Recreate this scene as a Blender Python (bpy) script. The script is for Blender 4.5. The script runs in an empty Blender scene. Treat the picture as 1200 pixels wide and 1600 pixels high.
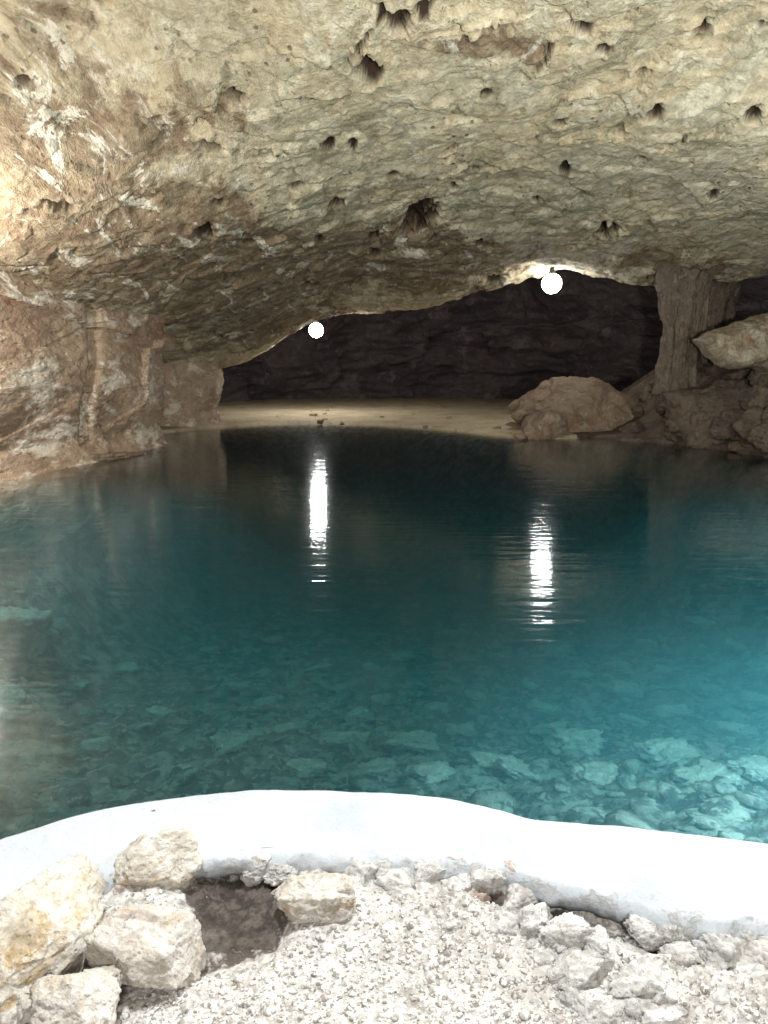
import bpy, bmesh, math, random
import numpy as np
from mathutils import Vector, Matrix
R = math.radians
random.seed(7)
rng = np.random.default_rng(11)
scene = bpy.context.scene
COL = scene.collection

# ------------------------------------------------------------------ camera
F, CX, CY = 1256.0, 600.0, 800.0
PITCH = R(10.4); EYE = 1.5
cam = bpy.data.objects.new("camera", bpy.data.cameras.new("camera"))
cam.data.sensor_fit = 'VERTICAL'; cam.data.sensor_height = 24.0; cam.data.lens = 24.0*F/1600.0
cam.location = (0, 0, EYE); cam.rotation_euler = (math.pi/2-PITCH, 0, 0)
cam.data.clip_start = 0.05; cam.data.clip_end = 500
COL.objects.link(cam); scene.camera = cam

def ray(px, py):
    u, v = (px-CX)/F, (CY-py)/F
    c, s = math.cos(PITCH), math.sin(PITCH)
    return np.array([u, c+v*s, -s+v*c])
def PD(px, py, d):                      # point seen at px,py whose forward distance (y) is d
    r = ray(px, py); r = r/r[1]*d
    return np.array([r[0], r[1], r[2]+EYE])
def PZ(px, py, z):                      # point seen at px,py lying at height z
    r = ray(px, py); r = r*((z-EYE)/r[2])
    return np.array([r[0], r[1], z])

# ------------------------------------------------------------------ noise (numpy)
def _hash(ix, iy, iz, seed):
    h = (ix.astype(np.int64)*374761393 + iy.astype(np.int64)*668265263 + iz.astype(np.int64)*2147483647 + seed*1274126177) & 0xffffffff
    h = ((h ^ (h >> 13))*1274126177) & 0xffffffff
    h = ((h ^ (h >> 16))*2246822519) & 0xffffffff
    return (h ^ (h >> 15)) & 0xffffffff
_G = rng.normal(size=(256, 3)); _G /= np.linalg.norm(_G, axis=1)[:, None]
def perlin(p, seed=0):
    p = np.asarray(p, dtype=np.float64)
    i = np.floor(p).astype(np.int64); f = p-i
    w = f*f*f*(f*(f*6-15)+10)
    out = np.zeros(len(p))
    for dx in (0, 1):
        wx = w[:, 0] if dx else 1-w[:, 0]
        for dy in (0, 1):
            wy = w[:, 1] if dy else 1-w[:, 1]
            for dz in (0, 1):
                wz = w[:, 2] if dz else 1-w[:, 2]
                g = _G[_hash(i[:, 0]+dx, i[:, 1]+dy, i[:, 2]+dz, seed) & 255]
                out += wx*wy*wz*(g[:, 0]*(f[:, 0]-dx)+g[:, 1]*(f[:, 1]-dy)+g[:, 2]*(f[:, 2]-dz))
    return out*1.5
def fbm(p, oct=4, seed=0, gain=0.5, lac=2.03):
    a, s, o = 1.0, 0.0, np.zeros(len(p))
    for k in range(oct):
        o += a*perlin(p, seed+k*17); s += a; a *= gain; p = p*lac+3.1
    return o/s
def ridged(p, oct=4, seed=0, gain=0.5):
    a, s, o = 1.0, 0.0, np.zeros(len(p))
    for k in range(oct):
        o += a*(1-2*np.abs(perlin(p, seed+k*31))); s += a; a *= gain; p = p*2.07+1.7
    return o/s
def cells(p, seed=0, flat2=False):
    """broken-rock relief: every Voronoi cell is a tilted plane"""
    p = np.asarray(p, float); i = np.floor(p).astype(np.int64)
    best = np.full(len(p), 1e9); val = np.zeros(len(p))
    for dx in (-1, 0, 1):
        for dy in (-1, 0, 1):
            for dz in ((0,) if flat2 else (-1, 0, 1)):
                c = i+np.array([dx, dy, dz]); h = _hash(c[:, 0], c[:, 1], c[:, 2], seed)
                f = c+np.stack([(h & 1023)/1023., ((h >> 10) & 1023)/1023., np.full(len(p), .5) if flat2 else ((h >> 20) & 1023)/1023.], 1)
                d = ((p-f)**2).sum(1); k = d < best
                g = _G[(h >> 7) & 255]
                v = (((h >> 5) & 255)/255.-.5)*.55+((p-f)*g).sum(1)*.9
                best = np.where(k, d, best); val = np.where(k, v, val)
    return val
def sstep(a, b, x):
    t = np.clip((x-a)/(b-a), 0, 1); return t*t*(3-2*t)
def tps(ctrl):
    c = np.array(ctrl, float); P = c[:, :2]; n = len(c)
    def K(a, b):
        r2 = ((a[:, None, :]-b[None, :, :])**2).sum(-1)
        return 0.5*r2*np.log(r2+1e-9)
    A = np.zeros((n+3, n+3)); A[:n, :n] = K(P, P)+np.eye(n)*0.05
    A[:n, n] = 1; A[:n, n+1:] = P; A[n, :n] = 1; A[n+1:, :n] = P.T
    w = np.linalg.solve(A, np.concatenate([c[:, 2], np.zeros(3)]))
    def f(q):
        out = np.empty(len(q))
        for s in range(0, len(q), 60000):
            qq = q[s:s+60000]; out[s:s+60000] = K(qq, P)@w[:n]+w[n]+qq@w[n+1:]
        return out
    return f
def sdf_poly(q, poly):                   # signed distance in plan, negative inside
    q = np.asarray(q); poly = np.asarray(poly, float)
    d = np.full(len(q), 1e18); ins = np.zeros(len(q), bool); n = len(poly)
    for i in range(n):
        a, b = poly[i], poly[(i+1) % n]
        e = b-a; w = q-a
        t = np.clip((w@e)/(e@e), 0, 1)
        d = np.minimum(d, ((w-t[:, None]*e)**2).sum(1))
        c = (a[1] <= q[:, 1]) != (b[1] <= q[:, 1])
        xx = a[0]+(q[:, 1]-a[1])*(b[0]-a[0])/(b[1]-a[1]+1e-12)
        ins ^= c & (q[:, 0] < xx)
    d = np.sqrt(d); return np.where(ins, -d, d)

# ------------------------------------------------------------------ mesh helpers
def new_mesh(name, V, Fc, mat, parent=None, attrs=None, smooth=True):
    me = bpy.data.meshes.new(name)
    V = np.asarray(V, dtype=np.float32); Fc = np.asarray(Fc, dtype=np.int32)
    k = Fc.shape[1]
    me.vertices.add(len(V)); me.vertices.foreach_set("co", V.ravel())
    me.loops.add(Fc.size); me.loops.foreach_set("vertex_index", Fc.ravel())
    me.polygons.add(len(Fc))
    me.polygons.foreach_set("loop_start", np.arange(0, Fc.size, k, dtype=np.int32))
    me.polygons.foreach_set("loop_total", np.full(len(Fc), k, dtype=np.int32))
    me.update(calc_edges=True)
    me.polygons.foreach_set("use_smooth", np.full(len(Fc), smooth, dtype=bool))
    for an, av in (attrs or {}).items():
        a = me.attributes.new(an, 'FLOAT', 'POINT'); a.data.foreach_set("value", np.asarray(av, dtype=np.float32))
    me.materials.append(mat)
    o = bpy.data.objects.new(name, me); COL.objects.link(o)
    if parent: o.parent = parent
    return o
def grid_faces(nr, nc, wrap=False, flip=False):
    r = np.arange(nr-1)[:, None]; c = np.arange(nc if wrap else nc-1)[None, :]
    a = r*nc+c; b = r*nc+(c+1) % nc; d = (r+1)*nc+c; e = (r+1)*nc+(c+1) % nc
    f = np.stack([a, b, e, d], -1).reshape(-1, 4)
    return f[:, ::-1] if flip else f
def struct(o): o['kind'] = 'structure'; return o
def tag(o, label, cat, group=None, kind=None):
    o['label'] = label; o['category'] = cat
    if group: o['group'] = group
    if kind: o['kind'] = kind
    return o
_ico = {}
def ico(sub):
    if sub not in _ico:
        bm = bmesh.new(); bmesh.ops.create_icosphere(bm, subdivisions=sub, radius=1)
        V = np.array([v.co[:] for v in bm.verts]); Fc = np.array([[v.index for v in f.verts] for f in bm.faces]); bm.free()
        _ico[sub] = (V/np.linalg.norm(V, axis=1)[:, None], Fc)
    return _ico[sub]
def rock_shape(seed, sub=5, planes=13, p=16, rough=.10, freq=1.7, cut=(.62, 1.0), pit=.0, chip=.10):
    r_ = np.random.default_rng(seed); D, Fc = ico(sub)
    n = r_.normal(size=(planes, 3)); n /= np.linalg.norm(n, axis=1)[:, None]
    n = np.concatenate([n, np.eye(3), -np.eye(3)]); h = np.concatenate([r_.uniform(*cut, planes), np.full(6, .98)])
    dots = np.clip(D@n.T, 0, None)/h
    r = (dots**p).sum(1)**(-1/p)
    V = D*r[:, None]
    off = seed*7.31
    w = 1+rough*(1.3*fbm(V*freq+off, 5, seed, .55)+.5*ridged(V*freq*2.3+off, 4, seed+5, .55))
    w += chip*cells(V*1.9+off, seed+12)+chip*.4*cells(V*4.5+off, seed+13)
    if pit: w -= pit*sstep(.25, .55, perlin(V*4.1+off, seed+9))
    V = V*w[:, None]
    V -= (V.max(0)+V.min(0))/2
    V /= (V.max(0)-V.min(0))/2
    return V, Fc
def rock(name, mat, c, rad, seed, rot=(0, 0, 0), sub=5, **kw):
    V, Fc = rock_shape(seed, sub, **kw)
    V = V*np.array(rad)
    Mx = np.array(Matrix.Rotation(rot[2], 3, 'Z')@Matrix.Rotation(rot[1], 3, 'Y')@Matrix.Rotation(rot[0], 3, 'X'))
    V = V@Mx.T
    o = new_mesh(name, V, Fc, mat); o.location = tuple(float(t) for t in c)
    return o

# ------------------------------------------------------------------ materials
class NT:
    def __init__(s, name):
        s.m = bpy.data.materials.new(name); s.m.use_nodes = True; s.t = s.m.node_tree; s.t.nodes.clear()
        s.out = s.n('ShaderNodeOutputMaterial')
    def n(s, typ, **kw):
        nd = s.t.nodes.new(typ)
        for k, v in kw.items(): setattr(nd, k, v)
        return nd
    def l(s, a, b): s.t.links.new(a, b)
    def coord(s, scale=(1, 1, 1), rot=(0, 0, 0), loc=(0, 0, 0)):
        g = s.n('ShaderNodeNewGeometry'); m = s.n('ShaderNodeMapping')
        m.inputs['Scale'].default_value = scale; m.inputs['Rotation'].default_value = rot; m.inputs['Location'].default_value = loc
        s.l(g.outputs['Position'], m.inputs['Vector']); return m.outputs[0]
    def noise(s, v, scale, detail=6, rough=.6, dist=0.0, lac=2.0):
        nd = s.n('ShaderNodeTexNoise'); nd.inputs['Scale'].default_value = scale; nd.inputs['Detail'].default_value = detail
        nd.inputs['Roughness'].default_value = rough; nd.inputs['Distortion'].default_value = dist; nd.inputs['Lacunarity'].default_value = lac
        s.l(v, nd.inputs['Vector']); return nd.outputs[0]
    def voro(s, v, scale, feature='F1', rnd=1.0):
        nd = s.n('ShaderNodeTexVoronoi', feature=feature); nd.inputs['Scale'].default_value = scale; nd.inputs['Randomness'].default_value = rnd
        s.l(v, nd.inputs['Vector']); return nd
    def ramp(s, v, a, b, lo=0.0, hi=1.0):
        nd = s.n('ShaderNodeMapRange'); nd.interpolation_type = 'SMOOTHSTEP'
        nd.inputs[1].default_value = a; nd.inputs[2].default_value = b; nd.inputs[3].default_value = lo; nd.inputs[4].default_value = hi
        s.l(v, nd.inputs[0]); return nd.outputs[0]
    def math(s, op, a, b=None, c=None):
        nd = s.n('ShaderNodeMath', operation=op)
        for i, x in enumerate((a, b, c)):
            if x is None: continue
            if isinstance(x, (int, float)): nd.inputs[i].default_value = x
            else: s.l(x, nd.inputs[i])
        return nd.outputs[0]
    def mix(s, f, a, b, mode='MIX'):
        nd = s.n('ShaderNodeMix', data_type='RGBA', blend_type=mode)
        for i, x in ((0, f), (6, a), (7, b)):
            if isinstance(x, (int, float)): nd.inputs[i].default_value = x
            elif isinstance(x, tuple): nd.inputs[i].default_value = (*x, 1)
            else: s.l(x, nd.inputs[i])
        return nd.outputs[2]
    def attr(s, name): return s.n('ShaderNodeAttribute', attribute_name=name).outputs['Fac']
    def bump(s, h, dist, strength=1.0, normal=None):
        nd = s.n('ShaderNodeBump'); nd.inputs['Distance'].default_value = dist; nd.inputs['Strength'].default_value = strength
        s.l(h, nd.inputs['Height'])
        if normal is not None: s.l(normal, nd.inputs['Normal'])
        return nd.outputs[0]
    def bsdf(s, col, rough, normal=None, spec=.3):
        b = s.n('ShaderNodeBsdfPrincipled'); b.inputs['Specular IOR Level'].default_value = spec
        if isinstance(col, tuple): b.inputs['Base Color'].default_value = (*col, 1)
        else: s.l(col, b.inputs['Base Color'])
        if isinstance(rough, (int, float)): b.inputs['Roughness'].default_value = rough
        else: s.l(rough, b.inputs['Roughness'])
        if normal is not None: s.l(normal, b.inputs['Normal'])
        s.l(b.outputs[0], s.out.inputs['Surface']); return b

def rock_mat(name, base, dark, pale, stain, scale=1.0, pale_amt=.52, dark_amt=.52, stain_amt=.6, bump=.02, wet=.75, stretch=(1, 1, 1), rot=(0, 0, 0), spec=.3):
    """layered limestone: base and dark patches, crusts of pale calcite, iron stains, fine pits"""
    t = NT(name); v = t.coord(stretch, rot)
    n1 = t.noise(v, .9*scale, 6, .62, .6); n2 = t.noise(v, 2.6*scale, 6, .68, .4); n3 = t.noise(v, 1.4*scale, 6, .66, 1.2)
    n4 = t.noise(v, 9*scale, 5, .7); vo = t.voro(v, 14*scale)
    c = t.mix(t.ramp(n1, dark_amt-.06, dark_amt+.08), base, dark)
    c = t.mix(t.ramp(n3, stain_amt-.05, stain_amt+.10), c, stain)
    c = t.mix(t.ramp(n2, pale_amt-.02, pale_amt+.07), c, pale)
    c = t.mix(t.ramp(n4, .30, .72, .5, 0), c, t.mix(1.0, c, (.45, .42, .38), 'MULTIPLY'))
    c = t.mix(t.ramp(n4, .56, .75, 0, .35), c, pale)
    h = t.math('MULTIPLY_ADD', n2, 1.4, n4)
    h = t.math('MULTIPLY_ADD', t.ramp(vo.outputs['Distance'], 0, .35, -.35, 0), 1.0, h)
    h = t.math('MULTIPLY_ADD', t.noise(v, 34*scale, 4, .7), .22, h)
    nrm = t.bump(h, bump)
    t.bsdf(c, t.ramp(n2, .3, .7, wet-.12, wet+.12), nrm, spec)
    return t.m

M = {}
M['left'] = rock_mat('russet_limestone', (.46, .345, .25), (.34, .24, .17), (.70, .63, .53), (.36, .20, .13), .9, .54, .52, .63, .045, .75, (1, .38, 1))
M['boulder'] = rock_mat('buff_limestone', (.34, .26, .19), (.23, .165, .12), (.46, .38, .29), (.26, .155, .095), 1.6, .60, .55, .6, .04, .7)
M['bank'] = rock_mat('brown_bank_rock', (.19, .145, .11), (.11, .085, .068), (.30, .24, .19), (.17, .10, .065), 2.0, .62, .5, .6, .04, .6)
M['back'] = rock_mat('dimmed_cavern_rock', (.115, .095, .098), (.08, .065, .07), (.18, .15, .155), (.11, .082, .08), .55, .58, .52, .58, .07, .75)  # far wall's dimness and purple veil are put into the rock colour
M['flow'] = rock_mat('fluted_dripstone', (.21, .17, .13), (.135, .10, .075), (.29, .24, .19), (.165, .11, .075), 2.0, .56, .54, .58, .04, .6, (1, 1, .8))  # the column's shade is put into these darker beiges
M['ledge'] = rock_mat('pale_ledge_stone', (.46, .38, .27), (.34, .25, .16), (.60, .54, .42), (.34, .20, .11), 1.5, .52, .56, .56, .05, .7)
M['fore'] = rock_mat('white_crusted_stone', (.66, .61, .55), (.42, .36, .32), (.76, .73, .68), (.50, .33, .16), 7, .50, .60, .60, .006, .8)
M['ochre'] = rock_mat('ochre_limestone', (.70, .65, .56), (.36, .27, .20), (.82, .79, .73), (.58, .43, .25), 5.5, .50, .62, .57, .006, .8)
M['pink'] = rock_mat('pinkish_limestone', (.55, .44, .39), (.36, .28, .25), (.74, .68, .63), (.48, .33, .26), 6, .53, .58, .56, .006, .8)
M['rubble'] = rock_mat('pale_rubble_stone', (.72, .71, .69), (.48, .45, .43), (.85, .85, .84), (.52, .43, .35), 9, .48, .60, .66, .007, .85)
M['sunk'] = rock_mat('sunken_flat_stone', (.64, .64, .58), (.45, .45, .42), (.82, .82, .76), (.48, .46, .38), 4, .52, .56, .62, .012, .8)

# ceiling ------------------------------------------------------------
t = NT('cave_ceiling_limestone')
v = t.coord((.8, .42, .8), (0, 0, R(-12))); vs = t.coord((.8, .34, .8), (0, 0, R(-30)))
zone = t.attr('zone'); pit = t.attr('pit')
n1 = t.noise(v, .55, 5, .6, .5); n2 = t.noise(vs, 1.5, 7, .68, .7); n3 = t.noise(v, 3.6, 6, .7, .3); n4 = t.noise(v, 13, 6, .72)
n5 = t.noise(vs, .8, 6, .62, 1.5)
pale = t.mix(t.ramp(n1, .40, .62), (.64, .54, .37), (.57, .51, .37))
pale = t.mix(t.ramp(n5, .50, .66), pale, (.50, .47, .36))
pale = t.mix(t.ramp(n3, .51, .60, 0, .9), pale, (.76, .70, .54))
pale = t.mix(t.ramp(t.noise(vs, 2.9, 7, .7, .3), .54, .60, 0, .75), pale, (.36, .32, .22))
brn = t.mix(t.ramp(n3, .42, .60), (.26, .19, .125), (.37, .30, .205))
bf = t.ramp(t.math('ADD', n2, t.math('MULTIPLY', zone, .55)), .62, .72)
c = t.mix(bf, pale, brn)
crust = t.math('MULTIPLY', t.ramp(t.noise(vs, 2.3, 7, .7, .9), .555, .61), t.ramp(zone, -.1, .4, .25, 1))
c = t.mix(crust, c, (.74, .69, .58))
c = t.mix(t.ramp(n4, .34, .62, .55, 0), c, t.mix(1.0, c, (.50, .46, .38), 'MULTIPLY'))
c = t.mix(t.ramp(n4, .56, .72, 0, .5), c, (.66, .62, .50))
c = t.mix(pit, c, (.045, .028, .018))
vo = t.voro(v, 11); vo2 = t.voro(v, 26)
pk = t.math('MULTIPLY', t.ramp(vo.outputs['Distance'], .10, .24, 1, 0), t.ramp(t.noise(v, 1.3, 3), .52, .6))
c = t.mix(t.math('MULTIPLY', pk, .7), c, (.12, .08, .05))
h = t.math('MULTIPLY_ADD', n3, 1.6, t.math('MULTIPLY', n4, .7))
h = t.math('MULTIPLY_ADD', pk, -.35, h)
h = t.math('MULTIPLY_ADD', crust, .18, h)
h = t.math('MULTIPLY_ADD', t.noise(v, 45, 4, .75), .22, h)
t.bsdf(c, .85, t.bump(h, .062), .2)
M['ceil'] = t.m

# sand / bed ---------------------------------------------------------
t = NT('pale_shore_sand'); v = t.coord()
n1 = t.noise(v, 1.2, 8, .6); n2 = t.noise(v, 9, 8, .7); n3 = t.noise(v, 60, 4, .7)
c = t.mix(t.ramp(n1, .4, .65), (.60, .52, .37), (.46, .38, .26))
c = t.mix(t.ramp(n2, .55, .68), c, (.24, .18, .12))
t.bsdf(c, .85, t.bump(t.math('MULTIPLY_ADD', n3, .3, n2), .03))
M['sand'] = t.m
t = NT('silted_pool_bed'); v = t.coord()
n1 = t.noise(v, .8, 8, .6, .2); n2 = t.noise(v, 4.5, 7, .66, .1); n3 = t.noise(v, 16, 5, .7)
c = t.mix(t.ramp(n2, .44, .60), (.10, .11, .11), (.44, .45, .41))
c = t.mix(t.ramp(n1, .48, .66, 0, .6), c, (.24, .25, .23))
c = t.mix(t.ramp(t.noise(v, 7.5, 7, .66, .1), .54, .61), c, (.52, .52, .47))
t.bsdf(c, .9, t.bump(t.math('MULTIPLY_ADD', n3, .5, n2), .06))
M['bed'] = t.m

# gravel / mortar ground --------------------------------------------
t = NT('pale_gravel_ground'); v = t.coord()
n1 = t.noise(v, 5, 8, .6); n2 = t.noise(v, 30, 8, .7); vo = t.voro(v, 95); soil_and_gap_shade = t.attr('soil_and_gap_shade')
c = t.mix(t.ramp(vo.outputs['Color'], .1, .9), (.50, .47, .44), (.82, .80, .77))
c = t.mix(t.ramp(n2, .52, .66), c, (.36, .33, .30))
c = t.mix(t.ramp(n1, .45, .7, 0, .5), c, (.78, .77, .75))
dc = t.mix(t.ramp(n2, .4, .62), (.066, .054, .048), (.16, .135, .118))
df = t.ramp(t.math('ADD', soil_and_gap_shade, t.math('MULTIPLY', t.math('SUBTRACT', n2, .5), 1.5)), .34, .66)  # soil patches, plus painted shade in the gaps under the curb
c = t.mix(df, c, dc)
h = t.math('MULTIPLY_ADD', vo.outputs['Distance'], -.6, n2)
t.bsdf(c, .9, t.bump(h, .008))
M['gravel_ground'] = t.m
t = NT('loose_gravel'); v = t.coord()
vo = t.voro(v, 150); n2 = t.noise(v, 40, 5, .7)
c = t.mix(t.ramp(vo.outputs['Color'], .1, .9), (.26, .24, .22), (.84, .83, .81)); c = t.mix(t.ramp(n2, .5, .7, 0, .6), c, (.44, .38, .32))
t.bsdf(c, .85, t.bump(n2, .003)); M['gravel'] = t.m

# curb paint ---------------------------------------------------------
t = NT('white_painted_cement'); v = t.coord()
n1 = t.noise(v, 4, 8, .6, .4); n2 = t.noise(v, 26, 8, .7); n3 = t.noise(v, 120, 4, .7); vo = t.voro(v, 9)
edge = t.attr('edge')
c = t.mix(t.ramp(n1, .45, .72, 0, .6), (.54, .58, .62), (.40, .44, .50))
chip = t.ramp(t.math('ADD', n2, t.math('MULTIPLY', edge, .17)), .67, .80)
c = t.mix(chip, c, (.50, .50, .50))
sp = t.math('MULTIPLY', t.ramp(vo.outputs['Distance'], .035, .07, 1, 0), t.ramp(t.noise(v, 3, 2), .5, .56))
c = t.mix(sp, c, (.22, .17, .13))
cr = t.math('MULTIPLY', t.ramp(t.voro(t.coord((.6, 1.4, 1), (0, 0, .2)), 3.1, 'DISTANCE_TO_EDGE').outputs['Distance'], 0.0, .006, 1, 0), t.ramp(n1, .52, .60))
c = t.mix(t.math('MULTIPLY', cr, .0), c, (.3, .27, .24))
h = t.math('MULTIPLY_ADD', n3, .12, t.math('MULTIPLY_ADD', n2, .5, n1))
h = t.math('SUBTRACT', h, t.math('MULTIPLY', t.math('ADD', sp, t.math('MULTIPLY', chip, .3)), .6))
t.bsdf(c, .6, t.bump(h, .012)); M['curb'] = t.m

# water --------------------------------------------------------------
t = NT('clear_teal_water')
v1 = t.coord((.25, 1.0, 1), (0, 0, R(7))); v2 = t.coord((.2, 1, 1), (0, 0, R(-12)))
w1 = t.noise(v1, 9, 2.0, .45, .5); w2 = t.noise(v2, 3.0, 2.0, .5, .3); w3 = t.noise(v1, 30, 2.0, .5)
h = t.math('MULTIPLY_ADD', w3, .24, t.math('MULTIPLY_ADD', w2, 1.3, w1))
nb = t.bump(h, .0034)
fr = t.n('ShaderNodeFresnel'); fr.inputs['IOR'].default_value = 1.333; t.l(nb, fr.inputs['Normal'])
gl = t.n('ShaderNodeBsdfGlossy'); gl.inputs['Roughness'].default_value = .085; gl.inputs['Color'].default_value = (.95, .98, 1, 1); t.l(nb, gl.inputs['Normal'])
tr = t.n('ShaderNodeBsdfTransparent'); mx = t.n('ShaderNodeMixShader')
t.l(fr.outputs[0], mx.inputs[0]); t.l(tr.outputs[0], mx.inputs[1]); t.l(gl.outputs[0], mx.inputs[2]); t.l(mx.outputs[0], t.out.inputs['Surface'])
ab = t.n('ShaderNodeVolumeAbsorption'); ab.inputs['Color'].default_value = (.12, .775, .87, 1); ab.inputs['Density'].default_value = .32
sc = t.n('ShaderNodeVolumeScatter'); sc.inputs['Color'].default_value = (.16, .80, 1, 1); sc.inputs['Density'].default_value = .10; sc.inputs['Anisotropy'].default_value = .2
ad = t.n('ShaderNodeAddShader'); t.l(ab.outputs[0], ad.inputs[0]); t.l(sc.outputs[0], ad.inputs[1]); t.l(ad.outputs[0], t.out.inputs['Volume'])
M['water'] = t.m

def emis(name, col, s):
    t = NT(name); e = t.n('ShaderNodeEmission'); e.inputs[0].default_value = (*col, 1); e.inputs[1].default_value = s
    t.l(e.outputs[0], t.out.inputs['Surface']); return t.m
t = NT('black_plastic'); t.bsdf((.02, .02, .02), .5); M['plastic'] = t.m

# ------------------------------------------------------------------ ceiling
LIP = [PD(*a)[:2] for a in ((-300, 560, 17), (150, 575, 20), (345, 575, 21.5), (420, 550, 22.5), (520, 505, 22.8), (600, 490, 22.2), (700, 470, 21), (780, 447, 20), (860, 420, 19.2), (930, 435, 18.8), (1020, 440, 18), (1200, 430, 17), (1500, 420, 15))]
LIP = np.array(LIP); LIP = LIP[np.argsort(LIP[:, 0])]
def lip_y(x): return np.interp(x, LIP[:, 0], LIP[:, 1])
cp = [PD(*a) for a in (
 (600, 0, 7.3), (0, 0, 7.4), (1200, 0, 7.9), (300, 0, 7.3), (900, 0, 7.5),
 (0, 180, 8.5), (0, 300, 9.3), (0, 430, 10.8), (600, 130, 8.8), (600, 250, 10.9), (600, 380, 14.9), (600, 435, 17.8), (300, 250, 9.9), (300, 380, 12.2), (180, 488, 13.5),
 (300, 475, 15), (1200, 130, 9.3), (1200, 250, 11.3), (1200, 370, 14.5), (1200, 425, 16.8), (900, 200, 10.6), (900, 300, 12.9), (900, 395, 17),
 (275, 548, 17.5), (345, 580, 21), (420, 552, 22), (495, 508, 22.5), (600, 492, 22), (700, 472, 21), (780, 450, 20), (860, 423, 19), (1000, 443, 18), (450, 470, 17), (700, 420, 17))]
cp += [np.array(a, float) for a in ((0, -4, 4.6), (-4, -4, 4.4), (5, -4, 4.6), (0, 0, 4.9), (0, 4, 4.85), (-4.5, 3, 4.6), (6, 3, 4.8), (-7.5, 8, 2.6), (-8, 14, 1.7), (-7, 20, 1.3), (12, 8, 3.2), (12, 16, 3.1), (10, 20, 3.2),
       (0, 26, 3.2), (6, 25, 3.4), (-6, 26, 1.7), (0, 34, 3), (9, 34, 3.2), (-9, 34, 2))]
ceil_base = tps([(p[0], p[1], p[2]) for p in cp])

# pits in the ceiling seen in the photograph: x, y, half-width, half-height (pixels), tilt
PITS = [(622, 40, 26, 17, .5), (662, 22, 16, 16, -.6), (600, 28, 14, 9, .8), (578, 103, 20, 24, .7), (772, 58, 30, 13, .2), (910, 41, 18, 13, 0), (1095, 62, 22, 12, .6), (945, 70, 16, 8, .1),
 (150, 3, 34, 14, .2), (40, 135, 18, 8, .1), (360, 150, 26, 14, -.1), (248, 187, 17, 11, .4), (328, 236, 22, 8, -.2), (514, 229, 12, 8, .1), (552, 228, 9, 8, 0), (615, 270, 12, 7, .1), (536, 297, 12, 6, .2), (525, 315, 16, 9, .3),
 (465, 284, 14, 5, .2), (683, 290, 9, 5, .2), (741, 277, 7, 5, .2), (655, 348, 36, 22, .5), (585, 375, 14, 14, .3), (825, 215, 18, 10, -.2), (883, 267, 9, 10, 0), (1024, 168, 17, 8, .4), (1003, 244, 13, 8, .4), (1177, 173, 17, 12, .3), (1198, 12, 18, 14, 0), (874, 186, 13, 7, 0),
 (838, 311, 8, 6, 0), (946, 357, 30, 15, .35), (318, 350, 17, 15, .7), (340, 312, 10, 6, .2), (385, 375, 11, 6, .1), (95, 332, 26, 12, -.1), (362, 440, 14, 7, .1), (420, 482, 14, 6, 0), (770, 437, 16, 11, .3), (500, 367, 9, 8, 0), (885, 330, 9, 6, .4), (480, 453, 16, 7, .1), (710, 300, 8, 4, 0),
 (760, 145, 10, 7, 0), (295, 440, 9, 4, 0), (1115, 300, 9, 6, .3), (1188, 52, 12, 6, .3), (760, 380, 22, 8, -.1), (385, 350, 8, 5, 0), (585, 400, 12, 5, 0), (852, 84, 30, 3, .95), (735, 52, 52, 4, .18), (430, 232, 34, 3, .1), (560, 70, 30, 6, .9), (200, 300, 40, 3, .3), (700, 240, 18, 4, .3), (1060, 210, 24, 3, .5), (1000, 120, 16, 4, .3)]
ys = np.concatenate([np.linspace(-4.5, 5.5, 30)[:-1], np.linspace(5.5, 8, 230)[:-1], 8*np.exp(np.linspace(0, math.log(27/8), 520))[:-1], np.linspace(27, 37, 30)])
ts = np.linspace(-1, 1, 640)
xs_w = 2.6+np.maximum(ys, 0)*.62
YY = np.repeat(ys, len(ts)); XX = (xs_w[:, None]*ts[None, :]).ravel()+.3
# widen the outermost columns so that the sheet reaches past the walls
edge_t = np.tile(np.sign(ts)*np.clip(np.abs(ts)-.93, 0, 1)/.07, len(ys)); XX = XX+edge_t*8
q = np.stack([XX, YY], 1)
Z = ceil_base(q)
P3 = np.stack([XX, YY, Z*0], 1)
rotm = np.array([[math.cos(.55), math.sin(.55), 0], [-math.sin(.55), math.cos(.55), 0], [0, 0, 1]])
PS = (P3@rotm.T)*np.array([.6, 1, 1])       # strata drag the relief into slanting folds
Z += .22*fbm(P3*.35+5, 3, 3)*sstep(22, 8, YY)+.30*np.exp(-((XX+1.75)/1.5)**2-((YY-20.5)/4)**2)+.16*fbm(PS*.55, 4, 8)+.07*cells(PS*1.1+.3*fbm(P3, 2, 2)[:, None], 19, True)+.035*cells(P3*3.1+.4*fbm(P3*2, 2, 2)[:, None], 23, True)+.036*fbm(P3*2.4, 5, 40, .6)+.008*ridged(P3*7, 3, 55, .6)
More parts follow.
